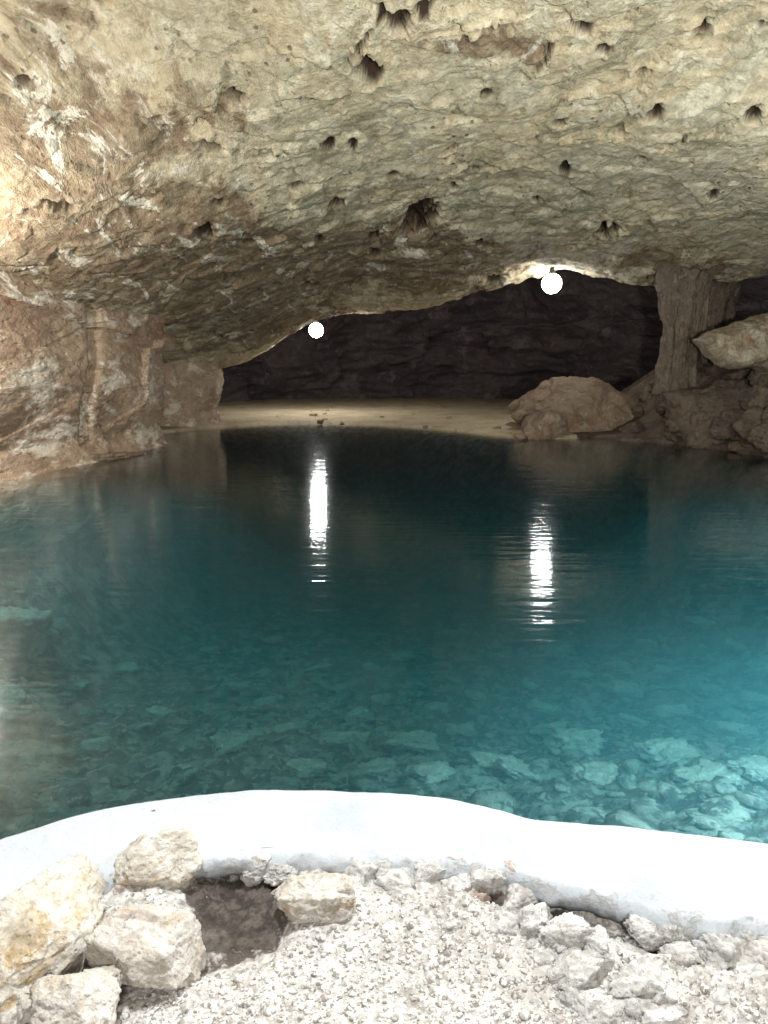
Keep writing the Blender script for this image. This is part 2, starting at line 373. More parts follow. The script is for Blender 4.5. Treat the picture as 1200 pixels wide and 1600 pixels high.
# folds crossing the left half of the roof
# ragged, rising back edge of the low roof
ly = lip_y(XX)+.55*fbm(P3*.9+9, 4, 70)
Z += 1.9*sstep(0.0, 1.3, YY-ly)
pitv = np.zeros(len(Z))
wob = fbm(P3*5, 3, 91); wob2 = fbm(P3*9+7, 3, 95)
def zc(px, py):                              # where the ray meets the smooth roof
    r = ray(px, py)
    s = np.linspace(3, 26, 600)/r[1]
    pts = r[None, :]*s[:, None]
    g = pts[:, 2]+EYE-ceil_base(pts[:, :2])
    k = max(int(np.argmax(g > 0)), 1); f = g[k-1]/(g[k-1]-g[k]+1e-12)
    return pts[k-1]+(pts[k]-pts[k-1])*f
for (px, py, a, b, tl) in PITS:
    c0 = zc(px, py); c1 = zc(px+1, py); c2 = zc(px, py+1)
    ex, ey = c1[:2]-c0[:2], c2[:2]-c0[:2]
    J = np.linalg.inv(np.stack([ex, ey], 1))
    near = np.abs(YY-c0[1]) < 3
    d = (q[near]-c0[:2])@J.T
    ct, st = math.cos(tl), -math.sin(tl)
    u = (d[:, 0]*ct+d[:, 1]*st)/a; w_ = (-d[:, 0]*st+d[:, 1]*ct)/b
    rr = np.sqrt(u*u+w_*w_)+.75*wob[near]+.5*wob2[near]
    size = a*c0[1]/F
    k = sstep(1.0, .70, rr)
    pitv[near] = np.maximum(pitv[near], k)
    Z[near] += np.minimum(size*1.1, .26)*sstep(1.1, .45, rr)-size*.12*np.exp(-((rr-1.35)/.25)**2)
# small scattered pocks
zone = np.zeros(len(Z))
# brown, clay-stained part of the roof (left and middle distance), pale part elsewhere; plan-space blobs
for (px, py, rx, ry, s) in ((60, 60, 160, 130, .35), (80, 230, 200, 60, .55), (330, 400, 300, 60, .75), (120, 400, 160, 60, .7), (550, 420, 260, 45, .7), (700, 385, 120, 30, .6), (340, 320, 90, 30, .5), (150, 300, 100, 30, .4), (1050, 420, 260, 40, .35), (330, 170, 120, 60, .35), (430, 520, 150, 45, .6), (760, 80, 120, 18, .5), (940, 300, 120, 20, .25), (640, 360, 60, 20, .6),
                            (560, 180, 160, 70, -.3), (480, 330, 130, 30, -.3), (1050, 230, 200, 90, -.25), (800, 330, 140, 25, -.3)):
    c0 = zc(px, py); c1 = zc(px+1, py); c2 = zc(px, py+1)
    J = np.linalg.inv(np.stack([c1[:2]-c0[:2], c2[:2]-c0[:2]], 1))
    near = np.abs(YY-c0[1]) < 8
    d = (q[near]-c0[:2])@J.T
    zone[near] += s*np.exp(-((d[:, 0]/rx)**2+(d[:, 1]/ry)**2))
zone = np.clip(zone, -.4, .9)
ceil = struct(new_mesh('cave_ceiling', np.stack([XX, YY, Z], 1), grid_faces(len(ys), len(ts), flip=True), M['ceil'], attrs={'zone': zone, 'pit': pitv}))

# ------------------------------------------------------------------ outer cavern wall
def sheet_wall(name, plan, z0, z1, mat, lean=0.0, nu=500, nv=160, amp=.5, seed=1, closed=False, strata=.0):
    P = np.array(plan, float)
    if closed: P = np.vstack([P, P[:1]])
    L = np.concatenate([[0], np.cumsum(np.linalg.norm(np.diff(P, axis=0), axis=1))])
    s = np.linspace(0, L[-1], nu, endpoint=not closed)
    x = np.interp(s, L, P[:, 0]); y = np.interp(s, L, P[:, 1])
    ker = np.hanning(31); ker /= ker.sum()
    for _ in range(2):
        if closed: x = np.convolve(np.tile(x, 3), ker, 'same')[nu:2*nu]; y = np.convolve(np.tile(y, 3), ker, 'same')[nu:2*nu]
        else: x = np.convolve(np.pad(x, 15, 'edge'), ker, 'valid'); y = np.convolve(np.pad(y, 15, 'edge'), ker, 'valid')
    tx, ty = np.gradient(x), np.gradient(y); l = np.hypot(tx, ty); nx, ny = ty/l, -tx/l
    z = np.linspace(z0, z1, nv)
    X = np.tile(x, nv); Y = np.tile(y, nv); NX = np.tile(nx, nv); NY = np.tile(ny, nv); ZZ = np.repeat(z, nu); S = np.tile(s, nv)
    return X, Y, ZZ, NX, NY, S
X, Y, ZZ, NX, NY, S = sheet_wall('w', [(-5, -4.5), (-6.5, 1), (-8, 6), (-9.5, 12), (-10, 20), (-8, 28), (-3, 32.5), (2, 33.5), (6, 32), (9.5, 28), (11.5, 22), (12, 14), (10, 6), (8, 0), (6.5, -4.5)], -1.5, 6, None, nu=700, nv=170)
P3 = np.stack([X, Y, ZZ], 1)
prot = .8*cells(P3*np.array([.35, .35, .7])+.3*fbm(P3*.6, 3, 2)[:, None], 77)+1.0*fbm(P3*np.array([.22, .22, .5]), 4, 4)+.35*ridged(P3*np.array([.5, .5, 1.4]), 4, 15)+.9*np.clip((ZZ-.6)/4, 0, 1)**1.3*3.2
X2 = X+NX*prot; Y2 = Y+NY*prot
struct(new_mesh('cave_wall', np.stack([X2, Y2, ZZ], 1), grid_faces(170, 700), M['back']))

# ------------------------------------------------------------------ pool bed, shore
WL = [PZ(*a, 0)[:2] for a in ((340, 668), (420, 663), (500, 661), (560, 663), (640, 667), (720, 674), (780, 681), (840, 686), (920, 684), (1000, 690), (1060, 694), (1130, 703), (1200, 714))]
POOL = [(-7.5, .5), (-7, 6), (-6.2, 9), (-5.9, 11), (-5.6, 14), (-5.3, 17)]+[tuple(a) for a in WL]+[(7.6, 11), (8.2, 8), (8, 4), (7, .5)]
POOL = np.array(POOL)
def ground_h(XX, YY):
    q = np.stack([XX, YY], 1); P3 = np.stack([XX, YY, 0*XX], 1)
    sd = sdf_poly(q, POOL)+.12*fbm(P3*.7, 4, 33)+.06*fbm(P3*3, 3, 35)
    depth = np.interp(YY, [0, 1.9, 2.6, 4, 6, 9, 14, 19, 22], [.9, .95, 1.05, 1.35, 1.8, 2.6, 2.9, 1.8, 1.2])
    depth = depth*(1-.26*np.clip((XX-.2)/2.5, -1, 1)*sstep(8, 3, YY))
    ins = -depth*sstep(0, 1, np.clip(-sd/3.0, 0, 1)**.8)
    out = .05+.05*np.clip(sd, 0, 2.0)
    rightbank = sstep(4.6, 7.2, XX)*sstep(10, 13, YY)*sstep(24, 19, YY)
    out = out+rightbank*(1.15*sstep(0, 3.2, sd)+.3*sstep(0, .8, sd))
    h = np.where(sd < 0, ins, out)
    rough = np.where(sd < 0, .02+.13*np.clip(-sd, 0, 1), .03+.22*rightbank)
    h += rough*(fbm(P3*1.8, 5, 44, .6)+.5*ridged(P3*4, 3, 47))
    return h, sd
ysb = np.concatenate([np.linspace(.2, 2, 20)[:-1], 2*np.exp(np.linspace(0, math.log(36/2), 520))])
tsb = np.linspace(-1, 1, 460)
YB = np.repeat(ysb, len(tsb)); XB = ((2.2+ysb*.72)[:, None]*tsb[None, :]).ravel()
HB, SD = ground_h(XB, YB)
VB = np.stack([XB, YB, HB], 1); FB = grid_faces(len(ysb), len(tsb))
fs = SD[FB].mean(1)
isand = fs > -.25
def submesh(name, sel, mat):
    f = FB[sel]; u, inv = np.unique(f, return_inverse=True)
    return new_mesh(name, VB[u], inv.reshape(f.shape), mat)
struct(submesh('pool_bed', ~isand, M['bed']))
ibank = (VB[FB][:, :, 0].mean(1) > 4.0+.0*SD[FB].mean(1)) & (VB[FB][:, :, 1].mean(1) < 23) & isand
struct(submesh('sand_shore', isand & ~ibank, M['sand']))
struct(submesh('rocky_bank', ibank, M['bank']))

# ------------------------------------------------------------------ water body
def box(name, lo, hi, mat):
    V = [(x, y, z) for z in (lo[2], hi[2]) for y in (lo[1], hi[1]) for x in (lo[0], hi[0])]
    Fc = [(0, 2, 3, 1), (4, 5, 7, 6), (0, 1, 5, 4), (2, 6, 7, 3), (0, 4, 6, 2), (1, 3, 7, 5)]
    return new_mesh(name, V, Fc, mat, smooth=False)
struct(box('water', (-14, .25, -4.2), (14, 34, 0), M['water']))

# ------------------------------------------------------------------ curb
top_z = .42
far = np.array([PZ(x, y, top_z)[:2] for x, y in ((-260, 1420), (-120, 1356), (0, 1308), (100, 1275), (200, 1251), (300, 1238), (400, 1232), (500, 1230), (600, 1234), (700, 1243), (780, 1260), (830, 1276), (900, 1281), (1000, 1288), (1100, 1298), (1200, 1312), (1320, 1335), (1500, 1390))])
near = np.array([PZ(x, y, top_z)[:2] for x, y in ((-260, 1560), (-120, 1470), (0, 1420), (100, 1385), (200, 1362), (300, 1350), (400, 1342), (500, 1340), (600, 1346), (700, 1352), (770, 1362), (840, 1380), (900, 1398), (1000, 1425), (1100, 1447), (1200, 1462), (1320, 1490), (1500, 1560))])
NU = 900
def resamp(P, n):
    L = np.concatenate([[0], np.cumsum(np.linalg.norm(np.diff(P, axis=0), axis=1))]); s = np.linspace(0, L[-1], n)
    o = np.stack([np.interp(s, L, P[:, 0]), np.interp(s, L, P[:, 1])], 1)
    k = np.hanning(41); k /= k.sum()
    return np.stack([np.convolve(np.pad(o[:, i], 20, 'edge'), k, 'valid') for i in (0, 1)], 1)
A, B = resamp(far, NU), resamp(near, NU)
# profile across: (0 far .. 1 near, z offset)
prof = [(-.03, -1.75), (-.02, -1.2), (-.015, -.7), (-.01, -.45), (-.005, -.3), (0, -.16), (0, -.07), (.005, -.03), (.02, -.012)]
prof += [(u, .012*math.sin(u*math.pi)-.004*u) for u in np.linspace(.06, .93, 34)]
prof += [(.955, -.006), (.975, -.014), (.985, -.026), (.98, -.036), (.965, -.05), (.93, -.044), (.85, -.048), (.80, -.09), (.80, -.3)]
rows = []; ed = []
for (u, dz) in prof:
    p = A*(1-u)+B*u
    z = np.full(NU, top_z+dz)
    P3 = np.stack([p[:, 0], p[:, 1], z], 1)
    k = 1.0 if u > .9 else 0.0
    off = (.006+.020*k)*fbm(P3*6, 4, 61)+(.012*k)*fbm(P3*22, 3, 66)
    nrm = (B-A)/np.linalg.norm(B-A, axis=1)[:, None]
    p = p+nrm*(off*(1 if (u < .03 or u > .9) else .0))[:, None]
    z = z+.010*fbm(P3*np.array([2.5, 2.5, 0]), 3, 62)+.003*fbm(P3*np.array([14, 14, 0]), 3, 63)+.006*k*fbm(P3*18, 3, 64)
    rows.append(np.stack([p[:, 0], p[:, 1], z], 1)); ed.append(np.full(NU, sstep(.72, 1., u)))
V = np.concatenate(rows)
curb = new_mesh('pool_curb', V, grid_faces(len(prof), NU, flip=True), M['curb'], attrs={'edge': np.concatenate(ed)})
tag(curb, 'smooth white painted cement curb curving along the near edge of the pool', 'curb')

# ------------------------------------------------------------------ near gravel ground
gx = np.linspace(-1.9, 1.9, 560); gy = np.linspace(.55, 2.3, 330)
GX, GY = np.tile(gx, len(gy)), np.repeat(gy, len(gx))
near_y = np.interp(GX, B[np.argsort(B[:, 0]), 0], B[np.argsort(B[:, 0]), 1])
G0 = .335
def gpt(px, py): return PZ(px, py, G0)[:2]
def near_ground(GX, GY, near_y):
    P3 = np.stack([GX, GY, 0*GX], 1)
    up = sstep(.26, -.02, near_y-GY)                    # rises to the curb foot as rough mortar
    rt = sstep(.30, .75, GX)
    z = G0+.062*up*(.75+.5*fbm(P3*7, 4, 72))+.02*rt*(.6+fbm(P3*5, 4, 73))
    z += (.006+.022*up+.018*rt)*(fbm(P3*9, 5, 74, .6)+.6*ridged(P3*14, 3, 75))
    c = gpt(368, 1432); e = gpt(330, 1360)
    d = np.hypot((GX-c[0])/.125, (GY-c[1])/.14)
    soil_and_gap_shade = sstep(1.45, .35, d+.35*fbm(P3*12, 3, 76))
    z -= .05*soil_and_gap_shade
    c2 = gpt(90, 1545); d2 = np.hypot((GX-c2[0])/.16, (GY-c2[1])/.12); soil_and_gap_shade = np.maximum(soil_and_gap_shade, .9*sstep(1.3, .5, d2))
    c3 = gpt(760, 1425); d3 = np.hypot((GX-c3[0])/.05, (GY-c3[1])/.022); soil_and_gap_shade = np.maximum(soil_and_gap_shade, .8*sstep(1.3, .5, d3)); z -= .03*sstep(1.3, .5, d3)
    # gap under the lifted slab of curb; its shade is painted in soil colour
    for (px, py, rx, ry) in ((862, 1386, .085, .040), (930, 1406, .085, .045), (985, 1421, .060, .040), (1085, 1444, .055, .035), (1150, 1456, .04, .03)):
        c = PZ(px, py, top_z)[:2]; d = np.hypot((GX-c[0])/rx, (GY-c[1]+.035+.25*(GX-c[0]))/ry)+.25*fbm(P3*14, 3, 88); kk = sstep(1.35, .7, d); z -= .11*kk; soil_and_gap_shade = np.maximum(soil_and_gap_shade, .8*kk)
    z = np.minimum(z, top_z-.014)
    return z, soil_and_gap_shade, up
GZ, SOIL_AND_GAP_SHADE, UP = near_ground(GX, GY, near_y)
inside = GY < near_y+.06
GZ = np.where(inside, GZ, np.minimum(GZ, .1))
Vg = np.stack([GX, GY, GZ], 1); Fg = grid_faces(len(gy), len(gx)); Fg = Fg[(GY[Fg]-near_y[Fg]).max(1) < .05]
u_, inv = np.unique(Fg, return_inverse=True)
struct(new_mesh('gravel_ground', Vg[u_], inv.reshape(Fg.shape), M['gravel_ground'], attrs={'soil_and_gap_shade': SOIL_AND_GAP_SHADE[u_]}))
def near_z(x, y):
    ny_ = np.interp(x, B[np.argsort(B[:, 0]), 0], B[np.argsort(B[:, 0]), 1])
    return near_ground(np.atleast_1d(float(x)), np.atleast_1d(float(y)), np.atleast_1d(ny_))[0][0]

def scatter(name, mat, n, xr, yr, hfun, size, keep, seed, flat=.6, sub=2, variants=6, sig=.4):
    r_ = np.random.default_rng(seed)
    shapes = [rock_shape(seed+k, sub, planes=8, p=10, rough=.18, freq=1.2) for k in range(variants)]
    x = r_.uniform(*xr, n*3); y = r_.uniform(*yr, n*3); k = keep(x, y, r_); x, y = x[k][:n], y[k][:n]
    z = hfun(x, y); Vs, Fs, off = [], [], 0
    for i in range(len(x)):
        V, Fc = shapes[i % variants]
        s = size*math.exp(r_.normal()*sig)
        a = r_.uniform(0, 6.28); R2 = np.array([[math.cos(a), -math.sin(a), 0], [math.sin(a), math.cos(a), 0], [0, 0, 1]])
        tl = np.array(Matrix.Rotation(r_.normal()*.3, 3, 'X')@Matrix.Rotation(r_.normal()*.3, 3, 'Y'))
        W = (V*np.array([s*r_.uniform(.8, 1.4), s, s*flat]))@R2.T@tl.T+np.array([x[i], y[i], z[i]+s*flat*.35])
        Vs.append(W); Fs.append(Fc+off); off += len(V)
    return new_mesh(name, np.concatenate(Vs), np.concatenate(Fs), mat)
def hn(x, y):
    ny_ = np.interp(x, B[np.argsort(B[:, 0]), 0], B[np.argsort(B[:, 0]), 1]); return near_ground(x, y, ny_)[0]
def keep_g(x, y, r_):
    ny_ = np.interp(x, B[np.argsort(B[:, 0]), 0], B[np.argsort(B[:, 0]), 1]); _, d, up = near_ground(x, y, ny_)
    return (y < ny_-.03) & (r_.uniform(size=len(x)) < (1-np.clip(d*3.5, 0, 1))*(1-.55*up))
tag(scatter('gravel', M['gravel'], 14000, (-1.1, 1.15), (.95, 1.75), hn, .0023, keep_g, 300, .6, 2, sig=.52),
    'pale crushed gravel strewn over the ground in front of the curb', 'gravel', kind='stuff')
def hb(x, y): return ground_h(x, y)[0]
def keep_b(x, y, r_): return (np.abs(x) < 1.2+.62*y) & (ground_h(x, y)[0] < -.3) & (r_.uniform(size=len(x)) < np.clip(2.2/y, .2, 1))
tag(scatter('submerged_rubble', M['bed'], 3400, (-5, 6), (2.1, 10), hb, .036, keep_b, 400, .35, 2, sig=.6),
    'small broken stones covering the submerged bed of the pool', 'rubble', kind='stuff')

# ------------------------------------------------------------------ foreground rocks
def rock_px(name, mat, cx, cy, wpx, depth, height, zc_, seed, label, cat='rock', group=None, rot=(0, 0, 0), sub=6, **kw):
    zc_ = G0+.47*height if name == 'rock' else G0+.01+(zc_-.21)*.5
    c = PZ(cx, cy, zc_); dist = np.linalg.norm(c-np.array([0, 0, EYE]))
    dd = c@np.array([0, math.cos(PITCH), 0])+(c[2]-EYE)*-math.sin(PITCH)
    rx = wpx*dd/F/2
    o = rock(name, mat, c, (rx, depth/2, height/2), seed, rot, sub, **kw)
    tag(o, label, cat, group); return o
rock_px('rock', M['ochre'], 62, 1458, 176, .33, .17, .27, 101, 'largest foreground rock, cream and ochre yellow, heaped at the left by the curb', rot=(.25, .15, -.42), planes=17, p=18, rough=.11, chip=.10)
rock_px('rock', M['ochre'], 246, 1348, 138, .15, .16, .27, 102, 'rounded cream rock with an ochre underside, resting against the curb above the wide white rock', rot=(.1, -.15, .3), planes=18, p=14, rough=.11, chip=.09)
rock_px('rock', M['fore'], 232, 1484, 170, .16, .125, .22, 103, 'wide angular white rock with a pinkish lower corner, beside the dark soil', rot=(.15, .25, -.35), planes=13, p=20, rough=.11, chip=.10)
rock_px('rock', M['fore'], 118, 1572, 150, .16, .12, .19, 104, 'low grey and white rock below the largest ochre rock, at the bottom edge', rot=(0, .1, .35), planes=12, p=18, rough=.12, chip=.12)
rock_px('rock', M['fore'], 488, 1402, 134, .13, .105, .225, 105, 'flat topped white chunk with a straight broken side, standing right of the dark soil', rot=(-.1, .1, .12), planes=9, p=30, rough=.12, chip=.14)
rock_px('rock', M['fore'], 103, 1334, 40, .05, .05, .33, 106, 'small grey stone wedged behind the largest ochre rock near the curb', planes=10, rough=.12, sub=5)
rock_px('rock', M['pink'], 14, 1350, 75, .08, .07, .32, 107, 'pinkish stone behind the largest ochre rock at the left edge', planes=10, rough=.12, sub=5)
rock_px('rock', M['pink'], 198, 1392, 62, .07, .07, .22, 108, 'small dark gapped stone wedged between the rounded cream rock and the wide white rock', planes=10, rough=.14, sub=5)
rock_px('rock', M['rubble'], 396, 1372, 40, .04, .05, .26, 109, 'little grey stone at the back of the dark soil under the curb', planes=10, rough=.14, sub=5)
# rubble stones set under the curb; x, y, width px, depth m, height m, z
RUB = [(405, 1352, 60, .05, .06, .30), (440, 1362, 52, .06, .05, .28), (560, 1362, 70, .07, .08, .28), (572, 1400, 56, .07, .06, .23), (628, 1392, 80, .08, .07, .26), (610, 1358, 60, .05, .06, .30), (668, 1368, 62, .06, .07, .29), (668, 1420, 60, .06, .05, .24),
       (716, 1352, 60, .04, .05, .32), (722, 1386, 62, .06, .06, .28), (760, 1376, 58, .05, .06, .30), (797, 1367, 36, .04, .06, .32), (705, 1440, 80, .08, .05, .22), (790, 1445, 86, .09, .06, .23), (742, 1410, 42, .05, .05, .25), (838, 1442, 70, .07, .07, .27), (830, 1462, 84, .08, .06, .23),
       (884, 1470, 80, .08, .08, .26), (930, 1484, 60, .07, .07, .26), (1012, 1462, 62, .05, .06, .28), (978, 1505, 96, .09, .07, .23), (1046, 1457, 46, .04, .045, .29), (1070, 1496, 70, .07, .06, .26), (1108, 1460, 60, .06, .06, .28), (1132, 1488, 80, .08, .08, .26), (1180, 1470, 60, .07, .07, .28), (1165, 1530, 90, .10, .07, .23),
       (905, 1520, 110, .11, .09, .22), (1010, 1540, 130, .13, .09, .21), (1100, 1555, 110, .12, .08, .21), (940, 1580, 100, .10, .07, .19), (1190, 1580, 90, .10, .08, .20), (1040, 1592, 110, .08, .06, .19), (880, 1478, 60, .06, .05, .24), (858, 1500, 60, .06, .04, .21), (640, 1440, 44, .04, .03, .21), (600, 1428, 36, .04, .03, .21)]
SPEC = {14: ('brownish', 'small rust brown stone in the recess under the middle of the curb'), 11: ('grey', 'small grey wedge stone just under the curb lip where the long crack starts'),
        21: ('white', 'small clean white stone under the right end of the dark gap in the curb'), 27: ('', 'big pale lump of rubble left of the other bottom right stones'), 28: ('', 'widest pale rubble stone at the bottom right, between two rounder lumps')}
for i, (x, y, w, d, h, z) in enumerate(RUB):
    lab = SPEC[i][1] if i in SPEC else 'pale rubble stone set in rough mortar below the white curb'
    rock_px('rubble_stone', M['pink'] if i in (14, 11) else M['rubble'], x, y, w*1.12, d*1.1, h, z, 500+i, lab, 'stone', 'rubble stones set below the curb',
            rot=(random.uniform(-.3, .3), random.uniform(-.3, .3), random.uniform(-.6, .6)), sub=5, planes=12, p=18, rough=.13, chip=.22)

# ------------------------------------------------------------------ stones lying under water
SUNK = [(1093, 980, 46, 'green tinted flat stone lying alone farthest right in the deep water'), (972, 1084, 62, 'bright pale flat stone with ragged edge, lit on the right part of the bed'), (847, 1115, 48, 'flat pale stone left of the bright ragged one, above the big paired slabs'),
        (855, 1148, 56, 'upper rounded slab of the two big overlapping slabs on the bed'), (892, 1172, 92, 'long lower slab of the two big overlapping slabs on the bed'), (963, 1046, 42, 'irregular pale stone just above the bright ragged one'), (866, 1023, 48, 'pale flat stone at the lower end of the right lamp reflection'),
        (780, 1030, 36, 'squarish pale stone left of the lower end of the right lamp reflection'), (697, 994, 36, 'small flat stone in dim water between the two lamp reflections'), (628, 1032, 38, 'flat stone in dim water left of centre, below the lamp reflections'), (370, 1080, 46, 'rounded pale stone alone in the dark left half of the bed'),
        (1195, 1050, 70, 'bright aqua stone cut by the right edge of the picture'), (1035, 1050, 26, 'small pale stone right of the irregular one'), (709, 1065, 22, 'tiny bright stone near the middle of the bed'), (1045, 1188, 84, 'wide light aqua slab near the curb on the right'), (765, 1197, 56, 'grey slab near the curb in the middle of the pool'),
        (680, 1113, 42, 'grey flat stone below the tiny bright one'), (1050, 1122, 60, 'long pale stone right of the bright ragged one'), (30, 1010, 110, 'large pale boulder under water at the left edge'), (20, 1140, 100, 'bright rock under water at the left edge near the curb'), (445, 1145, 40, 'angular pale stone in the left middle of the bed near the curb')]
more = [(360, 1172, 60), (560, 1125, 50), (540, 1165, 70), (600, 1100, 40), (640, 1170, 90), (500, 1050, 36), (430, 1005, 34), (250, 1120, 44), (200, 1050, 40), (150, 1170, 46), (290, 1210, 52), (480, 1210, 60), (720, 1150, 44), (810, 1215, 70), (930, 1225, 80), (990, 1135, 50), (1110, 1085, 44), (1150, 1150, 64), (1100, 1230, 90), (1180, 1210, 70), (905, 1060, 34), (830, 1075, 30), (740, 1090, 30), (580, 1045, 30), (120, 1075, 44), (330, 1020, 34), (1010, 1010, 34), (1150, 1015, 40), (680, 1215, 64), (590, 1210, 60), (415, 1105, 40), (1180, 1100, 48)]
def bed_hit(px, py):
    r = ray(px, py); s = np.linspace(1.5, 14, 700)/r[1]; p = r[None, :]*s[:, None]
    g = p[:, 2]+EYE-ground_h(p[:, 0], p[:, 1])[0]; return p[np.argmax(g < 0)]+np.array([0, 0, EYE])
for i, e in enumerate(SUNK+[(a, b, c, None) for a, b, c in more]):
    px, py, w, lab = e; p = bed_hit(px, py); rx = w*math.hypot(p[1], p[2]-EYE)/F/2
    big = px < 60
    o = rock('sunken_stone', M['sunk'], p+np.array([0, 0, rx*(.5 if big else .30)]), (rx*1.05, rx*random.uniform(.7, 1.0), rx*(.8 if big else .30)), 700+i, (random.uniform(-.15, .15), random.uniform(-.15, .15), random.uniform(-.5, .5)), 5, planes=7, p=14, rough=.30, freq=1.6, chip=.25)
    tag(o, lab or 'flat pale stone lying among broken rubble on the pool bed', 'stone', 'flat stones lying on the pool bed')

# ------------------------------------------------------------------ left rock masses
def prism(name, plan, z0, z1, mat, seed, prof, cracks=(), amp=.08, blk=.75, yst=.36, seam=None, nu=900, nv=300, top=None):
    X, Y, ZZ, NX, NY, S = sheet_wall('p', plan, z0, z1, None, nu=nu, nv=nv, closed=True)
    zn = (ZZ-z0)/(z1-z0)
    P3 = np.stack([X, Y*yst, ZZ], 1)
    off = np.interp(ZZ, [a for a, b in prof], [b for a, b in prof])+amp*(fbm(P3*.9+seed, 4, seed)+.2*ridged(P3*np.array([1.2, 1.2, 1.2]), 3, seed+3))+.05*fbm(P3*4, 4, seed+6, .6)
    # broad facets
    off += blk*(.5*cells(P3*.33+.2*fbm(P3*.5, 2, seed)[:, None], seed+8)+.16*cells(P3*1.1+.3*fbm(P3*1.2, 2, seed)[:, None], seed+9)+.025*cells(P3*3.5+.3*fbm(P3*3, 2, seed)[:, None], seed+10))
    X2, Y2 = X+NX*off, Y+NY*off
    for pts, wd, dp in cracks:                 # vertical joints, drawn along height
        pts = np.array(pts); w = np.interp(ZZ, pts[:, 1], pts[:, 0])+.05*fbm(P3*4, 3, 5)
        m = np.exp(-((S-w)/wd)**2)*(ZZ > pts[0, 1])*(ZZ < pts[-1, 1])
        X2 = X2-NX*m*dp; Y2 = Y2-NY*m*dp
    if seam:                                   # deep joint running down the face, given by bearing and height
        sm = np.array(seam); wv = np.interp(ZZ, sm[:, 1], sm[:, 0])+.004*fbm(P3*3, 3, 5)
        m = np.exp(-((X2/np.maximum(Y2, 1)-wv)/.0045)**2)*(ZZ > sm[0, 1])*(Y2 < 16.5)
        X2 = X2-.45*m; Y2 = Y2+.15*m
    V = np.stack([X2, Y2, ZZ], 1)
    return new_mesh(name, V, grid_faces(nv, nu, wrap=True), mat)
lb_plan = [(-6.1, 6.5), (-5.0, 11.5), (-4.1, 15.2), (-4.5, 16.6), (-6.5, 17.5), (-9, 14), (-9, 8)]
# distance along plan at which the long joint stands
o = prism('rock_mass', lb_plan, -1.6, 3.2, M['left'], 31, [(-1.6, .4), (-.1, .22), (.05, .02), (.35, -.12), (.7, .0), (1.2, .06), (1.8, .06), (2.4, .0), (3.2, -.2)],
          seam=[(-.372, .25), (-.365, .9), (-.352, 1.5), (-.350, 2.6)])
tag(o, 'tall russet rock mass with a long dark crack at the left, reaching the roof', 'rock')
px_, w_ = -4.62, .58
pp = [(-6.6, 18.6), (-5.2, 18.7), (-4.45, 19.0), (-4.1, 19.7), (-4.3, 21), (-5.5, 22), (-6.8, 21)]
o = prism('rock_pillar', pp, -1.2, 2.6, M['left'], 47, [(-1.2, .3), (0, .12), (.4, -.05), (1.0, .1), (1.4, .12), (2.0, .35), (2.6, .8)], amp=.06, blk=.4, yst=1, nu=420, nv=200)
tag(o, 'narrow rock pillar beyond the russet rock mass, at the left end of the sand', 'rock')
# low red ledge at the foot of the wall
c = PZ(40, 722, 0)
o = rock('rock_ledge', M['left'], (c[0]-.3, c[1]+.3, .15), (1.1, .9, .32), 77, (0, .0, .5), 6, planes=12, p=10, rough=.14); tag(o, 'low red brown ledge at the foot of the tall russet rock mass', 'rock')
c = PZ(150, 722, 0)
o = rock('rock_ledge', M['boulder'], (c[0]-.05, c[1]+.6, -.02), (1.0, .30, .13), 78, (0, .02, 1.2), 6, planes=12, p=10, rough=.14); tag(o, 'thin pale ledge just above the water below the russet rock mass', 'rock')

# ------------------------------------------------------------------ right side
def rock_d(name, mat, x0, x1, y0, y1, d, depth, seed, label, cat='rock', group=None, rot=(0, 0, 0), sub=6, **kw):
    a, b = PD(x0, (y0+y1)/2, d), PD(x1, (y0+y1)/2, d); top, bot = PD((x0+x1)/2, y0, d), PD((x0+x1)/2, y1, d)
    c = (top+bot)/2; o = rock(name, mat, c, ((b[0]-a[0])/2, depth/2, (top[2]-bot[2])/2), seed, rot, sub, **kw); tag(o, label, cat, group); return o
rock_d('boulder', M['boulder'], 790, 1036, 588, 712, 18.4, 2.6, 201, 'largest buff boulder at the right end of the sand, standing at the water', rot=(0, .04, .1), planes=14, p=12, rough=.12, freq=1.5)
rock_d('boulder', M['boulder'], 812, 890, 636, 702, 16.75, 1.0, 203, 'smaller smooth boulder in front of the largest buff boulder at the water', planes=16, p=8, rough=.06)
rock_d('boulder', M['bank'], 1000, 1060, 600, 690, 18.3, 1.2, 204, 'dark boulder between the largest buff boulder and the right bank', planes=12, p=12, rough=.14)
RB = [(1040, 1210, 600, 720, 15.6, 2.4), (1040, 1110, 575, 625, 17.4, 1.0), (1100, 1150, 590, 640, 16.0, .8), (1150, 1215, 600, 660, 14.8, 1.0), (1110, 1175, 650, 690, 14.6, .8), (1040, 1090, 640, 680, 16.3, .8), (1170, 1230, 660, 712, 13.4, .9),
      (1080, 1130, 660, 695, 15.2, .6), (1000, 1050, 668, 692, 16.9, .6), (1130, 1165, 575, 605, 16.4, .7), (1170, 1230, 570, 610, 15.6, 1.0), (1050, 1075, 618, 640, 16.6, .5), (1190, 1240, 630, 665, 13.8, .7), (1140, 1180, 690, 708, 14.0, .5)]
RL = ['broad dark brown rock making up the middle of the right bank', 'rounded rock at the foot of the fluted column', 'dark rock on the right bank below the pointed flowstone', 'lumpy rock high on the right bank at the picture edge', 'brown block halfway down the right bank', 'brown stone on the right bank beside the dark boulder',
      'rock at the waterline at the right picture edge', 'small rock low on the right bank near the water', 'flat stone at the waterline right of the largest buff boulder', 'small rock on top of the right bank just under the flowstone tip', 'rock tucked under the flowstone at the right edge', 'small round stone below the column foot', 'knobbly rock at the right edge above the waterline rock', 'thin stone at the waterline on the right bank']
